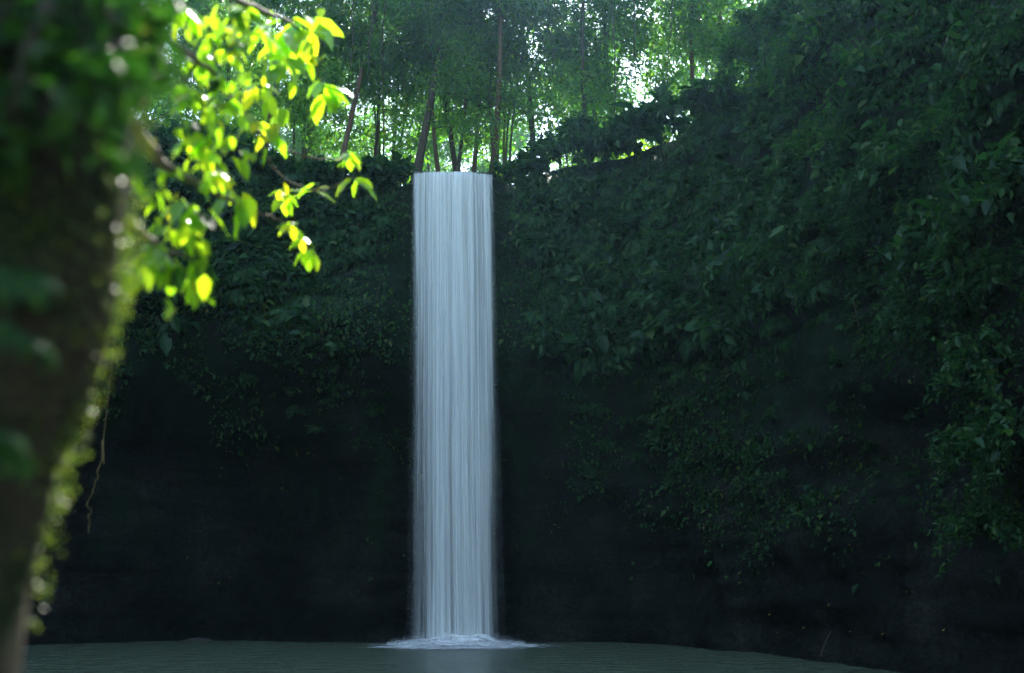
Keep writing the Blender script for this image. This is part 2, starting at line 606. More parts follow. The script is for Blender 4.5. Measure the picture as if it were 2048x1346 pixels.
def cliff_pt(s, z):
    """point of the cliff face at run s and height z"""
    c, n = cline(s), cnorm(s)
    H = c[..., 3]
    h = np.clip(z / H, 0, 1)
    prof = c[..., 2] * (1 - sm(.34, .58, h)) * sm(-.02, .12, h + .03)
    prof = prof + .35 * sm(.5, .62, h) * (1 - sm(.62, .80, h)) - 1.2 * sm(.90, 1.0, h) ** 2
    base = np.stack([c[..., 0], c[..., 1], z], -1)
    near = np.abs(base[..., 0] + 1.95) < 2.0
    lipw = np.exp(-((base[..., 0] + 1.95) / 1.9) ** 4) * (base[..., 1] > 28)
    prof = prof + lipw * 1.15 * sm(.90, 1.0, h) ** 2
    d = prof + (.75 * fbm(base * .22, 3) + .38 * fbm(base * .6 + 5, 4) + .22 * fbm(base * 1.7 + 9, 4, .6) - .16 * np.abs(fbm(base * np.array([.9, .9, 1.5]) + 21, 3))) * (1 - .75 * lipw * sm(.8, .95, h))
    d = d - lipw * (.55 + .5 * np.maximum(d - prof, 0)) * (1 - sm(.86, .97, h))
    # ledges: thin layers of harder rock
    d = d + .17 * vnoise(base * np.array([.25, .25, 1.6]) + 3) + .09 * vnoise(base * np.array([.5, .5, 4.5]) + 13)
    p = base.copy()
    p[..., 0] += n[..., 0] * d
    p[..., 1] += n[..., 1] * d
    for sign, lst in ((-1, HOLLOWS), (1, BUMPS)):
        for px, py, Y, rw, rh, dep in lst:
            q = at(px, py, Y)
            w = np.exp(-(((base[..., 0] - q.x) ** 2 + (base[..., 1] - q.y) ** 2) / rw ** 2) ** 1.5 - (np.abs(z - q.z) / rh) ** 3)
            p[..., 0] += sign * w * dep * n[..., 0]
            p[..., 1] += sign * w * dep * n[..., 1]
    return p


def ground_h(x, y):
    x, y = np.asarray(x, float), np.asarray(y, float)
    return 15.3 + .05 * np.clip(y - 31, 0, 60) + .9 * fbm(np.stack([x * .12, y * .12, 0 * x], -1), 3) + .05 * np.abs(x + 2)


ns = 430
ss = np.linspace(0, S_LEN, ns)
hz = np.concatenate([[-.12, -.06], np.linspace(-.02, 1, 120)])
SS, HH = np.meshgrid(ss, hz)
Hs = cline(SS)[..., 3]
face = cliff_pt(SS, HH * Hs)
rows = [face]
c0, n0 = cline(ss), cnorm(ss)
top = face[-1]
for dist in (.5, 1.2, 2.5, 5, 9, 15, 24, 36, 60):
    q = top.copy()
    q[:, 0] -= n0[:, 0] * dist
    q[:, 1] -= n0[:, 1] * dist
    w = sm(0, 5, dist)
    q[:, 2] = (1 - w) * top[:, 2] + w * ground_h(q[:, 0], q[:, 1]) + .25 * fbm(q * .7, 2) * sm(0, 3, dist)
    bed = np.exp(-((q[:, 0] + 1.95) / 1.7) ** 4) * (q[:, 1] > 28)
    q[:, 2] = q[:, 2] * (1 - bed) + bed * (14.40 + .01 * dist)
    rows.append(q[None])
V = np.concatenate(rows, 0)
F = grid_faces(V.shape[0], V.shape[1])
cliff = tag(ob('cliff', mesh_np('cliff', V, F, M['rock'], True)), kind='structure')
cliff.data.materials.append(M['soil'])
mi = np.zeros(len(F), np.int32)
mi[(len(hz) + 2) * (ns - 1):] = 1
cliff.data.polygons.foreach_set('material_index', mi)
cliff['label'] = 'dark wet rock cliff curving round the pool'

# far ground behind the forest, out to the horizon
gx, gy = np.meshgrid(np.linspace(-160, 160, 60), np.linspace(40, 320, 50))
gz = ground_h(gx, gy) - .6 + .03 * np.clip(gy - 60, 0, 300)
tag(ob('ground', mesh_np('ground', np.stack([gx, gy, gz], -1), grid_faces(50, 60), M['soil'], True)), kind='structure')['label'] = 'forest floor rising behind the cliff'

# the pool and its bed
gx, gy = np.meshgrid(np.linspace(-24, 18, 2), np.linspace(-14, 36, 2))
tag(ob('pool_water', mesh_np('pool_water', np.stack([gx, gy, 0 * gx], -1), grid_faces(2, 2), M['pool'])), kind='structure')['label'] = 'murky green pool below the waterfall'
gx, gy = np.meshgrid(np.linspace(-24, 18, 40), np.linspace(-14, 36, 50))
gz = -.7 + .15 * fbm(np.stack([gx, gy, 0 * gx], -1) * .5, 3)
tag(ob('pool_bed', mesh_np('pool_bed', np.stack([gx, gy, gz], -1), grid_faces(50, 40), M['bank'], True)), kind='structure')['label'] = 'gravel bed under the pool'
# low gravel bank at the foot of the left wall
u = np.linspace(0, 1, 160)
w = np.linspace(0, 1, 16)
U, Wd = np.meshgrid(u, w)
bx = -17 + U * 13.6
by = 31.6 + .35 * fbm(np.stack([bx * .5, 0 * bx, 0 * bx], -1), 3) + Wd * 3.0
bzz = -.10 + .34 * sm(0, .4, Wd) + .10 * fbm(np.stack([bx, by, 0 * bx], -1) * 1.4, 4) - .35 * sm(.9, 1, U)
tag(ob('gravel_bank', mesh_np('gravel_bank', np.stack([bx, by, bzz], -1), grid_faces(16, 160), M['bank'], True)), kind='structure')['label'] = 'low dark gravel bank along the far shore'
# river bed water running up to the lip
u = np.linspace(-1.42, 1.42, 24)
yv = np.linspace(30.35, 46, 20)
U, YV = np.meshgrid(u, yv)
tag(ob('river', mesh_np('river', np.stack([-1.95 + U + .3 * np.sin((YV - 30.3) * .25), YV, 14.74 + .02 * np.sin(U * 5) + .01 * (YV - 30)], -1), grid_faces(20, 24), M['pool'], True)), kind='structure')['label'] = 'shallow river feeding the waterfall'

# ------------------------------------------------------------------ the waterfall
fall = tag(ob('waterfall', None, loc=(-1.6, 29.9, 0)), 'tall narrow white waterfall dropping in one straight sheet into the pool', 'waterfall')


def curtain(name, seed, yoff, lo, hi, wid, amp):
    nu, nv = 150, 110
    u, v = np.linspace(0, 1, nu), np.linspace(0, 1, nv)
    U, Vv = np.meshgrid(u, v)
    zt, lip_y = 14.86, 30.55
    # first rows: the water rounds the lip, then falls on a parabola
    q = np.clip(Vv / .03, 0, 1)
    fallv = np.clip((Vv - .03) / .97, 0, 1)
    z = zt - .10 * q ** 2 - fallv ** 1.0 * (zt - .10 + .1) + .014 * np.sin(U * 9 + 1) * (1 - fallv) - .07 * U * (1 - fallv)
    y = lip_y + .45 * (1 - q) - .12 * q - .62 * np.sqrt(fallv) + yoff * (.3 + .7 * np.sqrt(fallv))
    cx = -1.93 + .33 * fallv
    half = (1.30 + .03 * np.sqrt(fallv) + .04 * fallv) * wid
    x = cx + (U - .5) * 2 * half
    bulge = -.16 * (1 - (2 * U - 1) ** 2)
    fold = amp * fbm(np.stack([U * 16 + seed * 5, Vv * 1.2, 0 * U + seed], -1), 3) * sm(0, .1, Vv)
    x = x + .03 * vnoise(np.stack([U * 8, Vv * 6, 0 * U + seed + 3], -1)) * sm(0, .3, Vv)
    P = np.stack([x + 1.6, y + bulge + fold - 29.9, z], -1)
    me = mesh_np(name, P, grid_faces(nv, nu), fall_mat('falling_water_%d' % seed, seed, lo, hi, .12 + .05 * seed), True, uv=np.stack([U, Vv], -1).reshape(-1, 2))
    return ob(name, me, fall)


curtain('water_curtain', 1, 0.0, -.10, .98, 1.0, .10)
curtain('water_curtain', 2, .16, .10, 1.05, .985, .10)
curtain('water_curtain', 3, -.14, -.25, .55, 1.02, .14)

# foam where the water lands: a low churned mound with a ragged rim
def foam(name, rx, ry, hgt, seed, cx=0.0, cyy=0.0, z0=.01):
    na, nr = 260, 60
    a = np.linspace(0, 2 * math.pi, na)
    r = np.linspace(0, 1, nr)
    A, Rr = np.meshgrid(a, r)
    rag = 1 + .22 * vnoise(np.stack([np.cos(A) * 2.2, np.sin(A) * 2.2, 0 * A + seed], -1))
    x, y = rx * Rr * np.cos(A) * rag, ry * Rr * np.sin(A) * rag
    q = np.stack([x, y, 0 * x + seed], -1)
    crest = np.clip(.6 + .55 * fbm(q * 1.4, 2) + .10 * fbm(q * 4, 2), 0, 2)
    z = z0 + hgt * crest * (1 - sm(.35, 1.0, Rr))
    ob(name, mesh_np(name, np.stack([x + cx, y + cyy, z], -1), grid_faces(nr, na), M['foam'], True, uv=np.stack([1 - Rr, A], -1).reshape(-1, 2)), fall)


for k_ in range(6):
    foam('foam', 2.25 - .2 * k_, 1.35 - .13 * k_, .13 + .06 * k_, 1 + 3 * k_, .04 * k_, -.15 + .03 * k_, .008 + .004 * k_)
foam('foam_trail', 3.1, 1.7, .02, 9, -.1, -.3, .006)
# droplets thrown up round the foot of the fall and fraying off both edges of the sheet
m = 15000
a_ = rng.uniform(0, 2 * math.pi, m)
rr_ = np.sqrt(rng.random(m))
dp = np.stack([2.0 * rr_ * np.cos(a_), .95 * rr_ * np.sin(a_) - .05, .03 + np.abs(rng.normal(size=m)) * .20 * (1.2 - rr_)], -1)
m2 = 5000
fv = rng.random(m2) ** .8
sd_ = rng.choice([-1.0, 1.0], m2)
ex = -1.93 + .33 * fv + sd_ * (1.30 + .03 * np.sqrt(fv) + .04 * fv) + sd_ * rng.normal(size=m2) * (.012 + .035 * fv)
ey = 30.43 - .62 * np.sqrt(fv) + rng.normal(size=m2) * .1
dp = np.concatenate([dp, np.stack([ex + 1.6, ey - 29.9, 14.6 * (1 - fv)], -1)])
Ld = np.concatenate([rng.uniform(.007, .018, m), rng.uniform(.004, .011, m2)])
m = m + m2
dv, df = leaf_quads(dp, rnd_unit(m), rnd_unit(m), Ld, Ld * .8)
wet, t_, o_ = new_mat('white_droplets')
wd_ = N_(t_, 'ShaderNodeBsdfPrincipled', i_Roughness=.3)
wd_.inputs['Base Color'].default_value = (.9, .92, .93, 1)
t_.links.new(wd_.outputs[0], o_.inputs[0])
tag(ob('spray', mesh_np('spray', dv, df, wet), fall), kind='stuff')

# ------------------------------------------------------------------ foliage on the cliff
def face_samples(n, s0, s1, z0=0.3, z1=None):
    s = rng.uniform(s0, s1, n)
    H = cline(s)[:, 3]
    z = rng.uniform(z0, 1, n) * H if z1 is None else rng.uniform(z0, z1, n)
    p = cliff_pt(s, z)
    n2 = cnorm(s)
    return s, z, z / H, p, np.concatenate([n2, np.zeros((n, 1))], 1)


def pix(p):
    d = p - np.array(CAM)
    dep = d[:, 1] * CP + d[:, 2] * SP
    up = -d[:, 1] * SP + d[:, 2] * CP
    return 1024 + FPX * d[:, 0] / dep, 673 - FPX * up / dep


S_A = _l[24 * 2]
S_B = _l[24 * 16]
def bare(p):
    """1 on wet bare rock: round the fall, in the hollows and along the foot"""
    x, y, z = p[:, 0], p[:, 1], p[:, 2]
    back = (y > 26)
    b = np.exp(-((x + 1.75) / 1.75) ** 4) * back
    b = np.maximum(b, np.exp(-((x - .5) / 1.5) ** 2) * (1 - sm(7, 11, z)) * back)
    for px, py, Y, rw, rh, dep in HOLLOWS[:9]:
        q = at(px, py, Y)
        b = np.maximum(b, np.exp(-(((x - q.x) ** 2 + (y - q.y) ** 2) / (rw * 1.05) ** 2) - ((z - q.z) / (rh * 1.05)) ** 2) * 1.1)
    foot = 6.6 - 1.9 * sm(2, 7, x) - .8 * sm(-6, -12, -(-x) * 1.0 * 0 + x * 0)
    foot = np.where(x > 1, 5.4 - 2.4 * sm(3, 8, x), 7.2 - .3 * sm(4, 12, -x))
    foot = foot + 1.2 * fbm(p * .45, 3)
    b = np.maximum(b, 1 - sm(-2.6, 1.6, z - foot) - .03)
    return np.clip(b, 0, 1)


def creepers(name, n, s0, s1, size, out, seed, thr, label, z0=.1):
    s, z, h, p, nn = face_samples(n, s0, s1, z0)
    dens = .5 + .75 * fbm(p * .55 + seed, 4) + .5 * fbm(p * 1.9 + seed, 2) + .35 * sm(.45, .75, h)
    dens = dens * (.35 + .65 * sm(-.3, .1, fbm(p * .28 + 60, 3)) + .5 * np.exp(-((p[:, 0] + 5.5) / 3.5) ** 2 - ((p[:, 2] - 9.5) / 2.2) ** 2))
    keep = (rng.random(n) < np.clip(dens, 0, 1) * (1 - bare(p)) ** 1.3) & (dens > thr)
    p, nn, h = p[keep], nn[keep], h[keep]
    m = len(p)
    clump = np.clip(fbm(p * 1.1 + 40, 3) * 1.6 + .5, 0, 1.5)
    p = p + nn * (rng.random((m, 1)) * out * (.25 + clump[:, None]) * (.5 + sm(.4, .8, h)[:, None]))
    D = nn * .6 + rnd_unit(m) * .7 + np.array([0, 0, -.75])
    Nn = nn * .55 + np.array([0, 0, .75]) + rnd_unit(m) * .45
    L = size * rng.lognormal(0, .35, m)
    Vv, Ff = leaf_quads(p, D, Nn, L, L * rng.uniform(.45, .75, m))
    o = ob(name, mesh_np(name, Vv, Ff, M['creeper']))
    tag(o, label, 'creeper', kind='stuff')
    return o


s_mid = _l[24 * 8]
creepers('cliff_creepers', 120000, S_A + 8, s_mid, .12, .30, 1, .28, 'small leaved creepers carpeting the cliff left of the waterfall')
creepers('cliff_creepers', 130000, s_mid, S_B, .11, .30, 7, .28, 'small leaved creepers carpeting the cliff right of the waterfall')


def fern_mesh(name, seed, nf=9, L=1.0):
    r = np.random.default_rng(seed)
    P, D, Nn, LL, WW = [], [], [], [], []
    mb = MB()
    for k in range(nf):
        az = 2 * math.pi * (k + r.uniform(-.3, .3)) / nf
        fl = L * r.uniform(.65, 1.05)
        up = r.uniform(.25, .8)
        t = np.linspace(0, 1, 15)
        rad = fl * (t * .95 - .12 * t ** 3)
        z = fl * (up * t - (up + r.uniform(.25, .55)) * t ** 2.2)
        pts = np.stack([rad * math.cos(az), rad * math.sin(az), z], -1)
        mb.tube(pts[::2], np.linspace(.010, .003, len(pts[::2])) * L, 3)
        tan = unit(np.gradient(pts, axis=0))
        side = unit(np.cross(tan, np.array([0, 0, 1.0])))
        for i in range(2, 15):
            pl = fl * .30 * math.sin(math.pi * min(1, (t[i] * .92 + .1))) ** .8 + .01
            for sg in (-1, 1):
                P.append(pts[i])
                D.append(side[i] * sg + tan[i] * .45 + np.array([0, 0, -.25]))
                Nn.append(np.cross(side[i], tan[i]) + r.normal(size=3) * .15)
                LL.append(pl)
                WW.append(pl * .32 + .012 * L)
    V1, F1 = leaf_quads(np.array(P), np.array(D), np.array(Nn), np.array(LL), np.array(WW), .1)
    V2, F2 = np.concatenate(mb.v), np.concatenate(mb.f)
    return mesh_np(name, np.concatenate([V1, V2]), [F1, F2 + len(V1)], M['fern'])


def shrub_mesh(name, seed, R_=1.0, nb=22, nl=26, leaf=.22, asp=.42, mat='shrub', droop=.6):
    """several arching stems carrying whorls of leaves"""
    r = np.random.default_rng(seed)
    P, D, Nn, LL = [], [], [], []
    mb = MB()
    for k in range(nb):
        az, el = r.uniform(0, 2 * math.pi), r.uniform(.1, 1.2)
        d = np.array([math.cos(az) * math.cos(el), math.sin(az) * math.cos(el), math.sin(el)])
        ln = R_ * r.uniform(.55, 1.1)
        t = np.linspace(0, 1, 8)[:, None]
        pts = d * t * ln + np.array([0, 0, -droop]) * (t ** 2) * ln * r.uniform(.3, 1)
        pts += np.cumsum(r.normal(size=pts.shape) * .025 * R_, 0)
        mb.tube(pts, np.linspace(.018, .005, 8) * R_, 3)
        for i in range(nl):
            tt = r.uniform(.25, 1) ** .7
            p = np.array([np.interp(tt, t[:, 0], pts[:, c]) for c in range(3)])
            P.append(p + r.normal(size=3) * .05 * R_)
            D.append(d * .5 + r.normal(size=3) * .75 + np.array([0, 0, -.45]))
            Nn.append(np.array([0, 0, 1.0]) + r.normal(size=3) * .45)
            LL.append(leaf * r.lognormal(0, .25))
    LL = np.array(LL)
    V1, F1 = leaf_hex(np.array(P), np.array(D), np.array(Nn), LL, LL * asp)
    V2, F2 = np.concatenate(mb.v), np.concatenate(mb.f)
    return mesh_np(name, np.concatenate([V1, V2]), [F1, F2 + len(V1)], M[mat])


FERN = [fern_mesh('fern', 50 + k, 8 + k % 4) for k in range(5)]
SHRUB = [shrub_mesh('cliff_shrub', 80 + k, 1.0, 16 + 3 * (k % 3), 22, .22 + .05 * (k % 4), .40 + .07 * (k % 3)) for k in range(6)]


def side_words(x, z, px):
    if px < 815:
        a = 'close left of the waterfall' if px > 690 else ('below the sunlit leaf tips' if px > 500 else 'behind the sunlit leaves')
    elif px < 1130:
        a = 'close right of the waterfall'
    elif px < 1300:
        a = 'between waterfall and right wall'
    elif px < 1450:
        a = 'on the bend of the wall'
    elif px < 1640:
        a = 'on the right wall'
    elif px < 1830:
        a = 'on the near right wall'
    else:
        a = 'beside the right frame edge'
    b = 'near the rim' if z > 12.2 else ('high on the cliff' if z > 9.6 else ('halfway up the cliff' if z > 6 else 'low on the cliff'))
    return a, b


def plant_on_cliff(kind, meshes, n, smin, smax, zlo, zhi, what, push, tries=14000, mind=.5):
    s, z, h, p, nn = face_samples(tries, S_A + 8, S_B, 0, 1)
    z = rng.uniform(zlo, zhi, tries)
    z = np.minimum(z, cline(s)[:, 3] * .995)
    p = cliff_pt(s, z)
    px, py = pix(p)
    b = bare(p)
    foot_ok = (fbm(p * .45 + 31, 2) > -.16) & (px > 225) & (px < 2075) & (py > -30) & (py < 1120) & (z > zlo + 2.1 * ((p[:, 0] < -1) & (p[:, 1] > 22))) & (b < .35) & ~((p[:, 1] > 28) & (np.abs(p[:, 0] + 1.75) < 2.25))
    pts = []
    for i in np.nonzero(foot_ok)[0]:
        if len(pts) >= n:
            break
        if any((p[i] - q) @ (p[i] - q) < mind * mind for q in pts[-120:]):
            continue
        pts.append(p[i])
        q = p[i] + nn[i] * push
        k = len(pts)
        a, bb = side_words(q[0], q[2], px[i])
        sc_ = rng.uniform(smin, smax) * (1.0 if z[i] > 8.5 else .75)
        sc_ *= 1.0 - .38 * float(sm(1450, 1800, px[i]))
        yaw = math.atan2(nn[i][1], nn[i][0])
        # lean out of the wall
        quat = Vector((0, 0, 1)).rotation_difference(Vector((nn[i][0] * .75, nn[i][1] * .75, .75)).normalized())
        quat = quat @ Quaternion((0, 0, 1), rng.uniform(0, 6.28))
        o = ob(kind, meshes[rng.integers(len(meshes))], loc=q, scale=sc_)
        o.rotation_mode = 'QUATERNION'
        o.rotation_quaternion = quat
        tag(o, ('large ' if sc_ > .5 * (smin + smax) * (1.0 - .38 * float(sm(1450, 1800, px[i]))) else 'small ') + what + ' growing ' + bb + ' ' + a, 'fern' if 'fern' in kind else ('plant' if 'plant' in kind else 'shrub'), ('large ' if sc_ > .5 * (smin + smax) * (1.0 - .38 * float(sm(1450, 1800, px[i]))) else 'small ') + kind.replace('_', ' ') + 's growing ' + bb + ' ' + a)


plant_on_cliff('cliff_shrub', SHRUB, 230, .5, 1.0, 8.6, 16.5, 'dark broad leaved shrub', .05, mind=.75)
plant_on_cliff('cliff_fern', FERN, 190, .55, 1.1, 7.6, 15, 'green feathery fern', .08, mind=.55)
plant_on_cliff('creeping_shrub', SHRUB, 110, .3, .6, 3.4, 10.0, 'leafy shrub', .0, mind=.8)

BROAD = [shrub_mesh('broadleaf_plant', 140 + k, 1.0, 9, 5, .42, .62, 'shrub', .5) for k in range(3)]
plant_on_cliff('broadleaf_plant', BROAD, 46, .5, .95, 7.4, 15.5, 'large leaved plant', .1, mind=1.1)
# roots trailing down the face
for i, (px, py, ln) in enumerate([(715, 470, 1.6), (620, 430, 1.1), (760, 590, 1.3), (540, 620, 1.4), (470, 450, 1.2), (1085, 470, 1.7), (1180, 560, 1.5), (1260, 480, 1.9), (1390, 540, 1.4), (1475, 420, 2.0), (1530, 610, 1.5), (1700, 640, 1.2)]):
    gpx, gpy = pix(face.reshape(-1, 3))
    q = face.reshape(-1, 3)[np.argmin((gpx - px) ** 2 + (gpy - py) ** 2)]
    tt = np.linspace(0, 1, 12)
    mb = MB()
    mb.tube([(q[0] + .05 * math.sin(5 * a_ + i) + rng.normal() * .012, q[1] - .45 + .08 * math.sin(3 * a_), q[2] + .3 - ln * a_) for a_ in tt], np.linspace(.014, .005, 12), 4)
    where = 'left of the waterfall' if px < 815 else ('right of the waterfall' if px < 1300 else 'on the right wall')
    tag(ob('hanging_root', mb.mesh('hanging_root', M['vine'])), 'thin pale root trailing down the leafy cliff ' + where, 'root', 'roots trailing ' + where)

# ------------------------------------------------------------------ leafy shrubs and vine curtains hanging over the right hand rim
HANG = [shrub_mesh('hanging_shrub', 300 + k, 1.0, 44, 40, .115, .5, 'hang', 1.2) for k in range(4)]  # lit copies: light from the top is put into the leaf colour
HANG_SHADED = [shrub_mesh('hanging_shrub', 300 + k, 1.0, 44, 40, .115, .5, 'shrub', 1.2) for k in range(4)]  # same shrubs in darker leaves, standing in for shade at the far right
k = 0
HP = [(1520, 60, 25.5, 1.3), (1590, 20, 24.5, 1.6), (1600, 130, 24, 1.5), (1680, 60, 23, 1.9), (1650, 190, 23.5, 1.4), (1620, 300, 23.5, 1.1), (1700, 270, 22.5, 1.5), (1660, 400, 23, 1.1),
      (1780, 150, 21, 1.9), (1800, 330, 20.5, 1.6), (1900, 60, 19.5, 2.0), (1930, 260, 19, 1.8), (2010, 150, 18, 2.0), (2020, 380, 17.5, 1.8), (1750, 470, 21.5, 1.2), (1470, 110, 26.5, .8),
      (1640, 520, 23.5, .9), (1880, 480, 19.5, 1.4), (1990, 560, 18, 1.3), (1840, 640, 20, 1.1), (1960, 720, 18.2, 1.2), (2030, 860, 17.4, 1.2), (1940, 900, 18.4, .9), (1980, 1050, 18.2, 1.0)]
WORDS = ['jutting out beside the sky gap', 'at the top beside the sky gap', 'below the topmost bright sprays', 'under the frame top', 'in the second tier below the top', 'above the pale thin stem', 'deep in the upper tangle', 'at the foot of the upper tangle',
         'inside the dim upper corner', 'in the dim middle of the near wall', 'at the dark upper corner', 'under the dark upper corner', 'at the uppermost edge of the frame', 'at the frame edge in upper third', 'between upper tangle and ferns', 'at the outermost tip over the rim',
         'above the pale ferns', 'in the dim upper wall', 'at the frame edge near mid height', 'just above the lower creepers', 'beside the frame edge at mid height', 'at the frame edge below mid height', 'over the dark hollow', 'lowest over the bare rock']
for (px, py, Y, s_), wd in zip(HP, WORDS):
    o = ob('hanging_shrub', (HANG if k < 7 or k in (15, 16) else HANG_SHADED)[k % 4], loc=at(px, py, Y), rot=(0, 0, k * 1.7), scale=(s_, s_, s_ * 1.05))
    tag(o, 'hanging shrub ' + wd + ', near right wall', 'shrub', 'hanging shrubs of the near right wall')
    k += 1

# ------------------------------------------------------------------ forest on the plateau
def tree_parts(name, seed, H=19.0, start=.3, cr=2.6, nlimb=26, per=300, leaf=.2, asp=.45, r0=.17, mat='crown', bark='bark', lean=.065):
    r = np.random.default_rng(seed)
    mb = MB()
    t = np.linspace(0, 1, 14)
    ph = r.uniform(0, 6, 2)
    ax = np.stack([H * lean * np.sin(t * 2.2 + ph[0]) - H * lean * math.sin(ph[0]), H * lean * np.sin(t * 2.6 + ph[1]) - H * lean * math.sin(ph[1]), t * H - .4], -1)
    rad = r0 * (1 - .8 * t) + .5 * r0 * np.exp(-t * 18)
    mb.tube(ax, rad, 8)
    P, D, LL = [], [], []
    for k in range(nlimb):
        h = start + (1 - start) * (k + r.random()) / nlimb
        b = np.array([np.interp(h, t, ax[:, c]) for c in range(3)])
        az = r.uniform(0, 2 * math.pi)
        el = r.uniform(-.1, .8)
        d = np.array([math.cos(az) * math.cos(el), math.sin(az) * math.cos(el), math.sin(el)])
        ln = cr * r.uniform(.5, 1.1) * (1 - .45 * max(0, (h - .7) / .3))
        tt = np.linspace(0, 1, 7)[:, None]
        pts = b + d * tt * ln + np.array([0, 0, -.35]) * tt ** 2 * ln + np.cumsum(r.normal(size=(7, 3)) * .05, 0)
        rl = r0 * .35 * (1 - .6 * h)
        mb.tube(pts, np.linspace(rl, .012, 7), 4)
        # twigs with clumps of leaves
        nt = 5
        for j in range(nt):
            c = pts[r.integers(2, 7)] + r.normal(size=3) * .25
            e = c + unit(d * .6 + r.normal(size=3)) * r.uniform(.3, .9)
            mb.tube(np.stack([c, (c + e) / 2 + r.normal(size=3) * .05, e]), [.014, .01, .006], 3)
            n = per // nt
            w = r.random((n, 1))
            P.append(c + (e - c) * w + r.normal(size=(n, 3)) * np.array([.34, .34, .22]))
            D.append(unit((e - c))[None] * .5 + r.normal(size=(n, 3)) * .7 + np.array([0, 0, -.5]))
            LL.append(leaf * r.lognormal(0, .25, n))
    P, D, LL = np.concatenate(P), np.concatenate(D), np.concatenate(LL)
    Nn = np.array([0, 0, 1.0]) + r.normal(size=P.shape) * .55
    V1, F1 = leaf_quads(P, D, Nn, LL, LL * asp)
    return mb.mesh('trunk', M[bark]), mesh_np('crown', V1, F1, M[mat])


TREES = [tree_parts('tree', 900 + k, 18.5 + 1.2 * (k % 3), [.12, .20, .26, .12, .28][k], 2.7, 35, 465, .17 + .03 * (k % 3), .46 + .05 * (k % 2), .085 + .02 * (k % 3), 'crown', 'brown_bark' if k in (1, 4) else 'bark') for k in range(5)]
tree_no = [0]


def forest_tree(kind, x, y, scale, label, group, rz=None, tilt=(0, 0), z=None):
    tr, cr = TREES[kind]
    gz_ = float(ground_h(x, y)) - .3 if z is None else z
    e = ob('forest_tree', None, loc=(x, y, gz_), rot=(tilt[0], tilt[1], rng.uniform(0, 6.28) if rz is None else rz), scale=scale)
    ob('trunk', tr, e)
    ob('crown', cr, e)
    tag(e, label, 'tree', group)
    tree_no[0] += 1
    return e


# front row: trunks one can tell apart (photo x at the rim, distance, kind, size, label)
FRONT = [
    (300, 34.0, 3, 1.0, 'tree half hidden by the mossy trunk behind the left rim'),
    (455, 35.5, 3, 1.0, 'tree in the bright gap behind the middle of the sunlit sprays'),
    (395, 33.5, 0, 1.0, 'tree behind the sunlit foreground leaves, standing left of the rim'),
    (520, 34, 2, .95, 'slim tree half hidden behind the sunlit foreground sprays'),
    (668, 33.0, 1, 1.0, 'dark slim tree right beside the sunlit hanging leaf cluster'),
    (735, 35.5, 3, 1.05, 'tree between the sunlit leaf cluster and the thick grey trunk'),
    (826, 32.3, 2, 1.1, 'thick grey trunked tree at the left end of the waterfall lip'),
    (888, 34.0, 4, .85, 'thin dark tree standing directly behind the waterfall lip, leftmost of four'),
    (908, 33.2, 0, .85, 'thin dark tree behind the waterfall lip, second of four'),
    (924, 34.5, 2, .9, 'thin leaning tree behind the waterfall lip, third of four'),
    (938, 35.2, 1, .95, 'thin brown tree behind the waterfall lip, fourth of four'),
    (976, 32.6, 4, 1.1, 'brown barked tree at the right end of the waterfall lip'),
    (1068, 34.5, 2, 1.0, 'slender dark tree standing against the bright sky gaps'),
    (1190, 33.2, 3, 1.1, 'stout dark tree between the two groups of sky gaps'),
    (1228, 35.0, 0, 1.0, 'dark tree just right of the stout dark trunk'),
    (1240, 36.0, 2, 1.0, 'tree framing the left side of the large bright sky gap'),
    (1410, 33.5, 4, 1.0, 'tree right of the large bright sky gap'),
    (1440, 36.0, 1, 1.0, 'tree behind the rising right hand rim'),
    (1345, 38.5, 3, .55, 'short dense tree under the large bright sky gap'),
    (1540, 33.0, 3, 1.0, 'tree above the rising rim beside the hanging shrubs'),
]
TILT = {826: (0, .05), 924: (0, .07), 888: (0, -.03), 908: (0, -.04), 1068: (0, -.05), 976: (0, .01)}
for px, Y, kd, s_, lab in FRONT:
    q = at(px, 335, Y)
    forest_tree(kd, q.x, Y, s_, lab, 'trees standing along the cliff rim', rz=0.6 * px, tilt=TILT.get(px, (0, 0)))

# back rows, behind a sunny clearing
BACKROW = []
xs = np.linspace(-24, 22, 16)
for i, x in enumerate(xs):
    BACKROW.append((x + rng.uniform(-.9, .9), rng.uniform(56, 62)))
xs = np.linspace(-32, 30, 13)
for i, x in enumerate(xs):
    BACKROW.append((x + rng.uniform(-1.2, 1.2), rng.uniform(66, 80)))
for i, (x, y) in enumerate(BACKROW):
    if abs(pix(np.array([[x, y, 32.0]]))[0][0] - 1315) < 40 or abs(pix(np.array([[x, y, 32.0]]))[0][0] - 1085) < 32:
        continue
    bpx = pix(np.array([[x, y, 24.0]]))[0][0]
    lm = 'the mossy foreground trunk' if bpx < 330 else 'the sunlit foreground leaves' if bpx < 640 else 'the thick grey trunk' if bpx < 850 else 'the four thin lip trees' if bpx < 985 else \
         'the slender dark tree' if bpx < 1130 else 'the stout dark tree' if bpx < 1260 else 'the large sky gap' if bpx < 1420 else 'the hanging shrubs'
    far = 'farther' if y > 64 else 'nearer'
    forest_tree(i % 5, x, y, rng.uniform(1.0, 1.15), 'distant tree of the ' + far + ' row beyond the clearing, behind ' + lm, far + ' distant trees behind ' + lm)

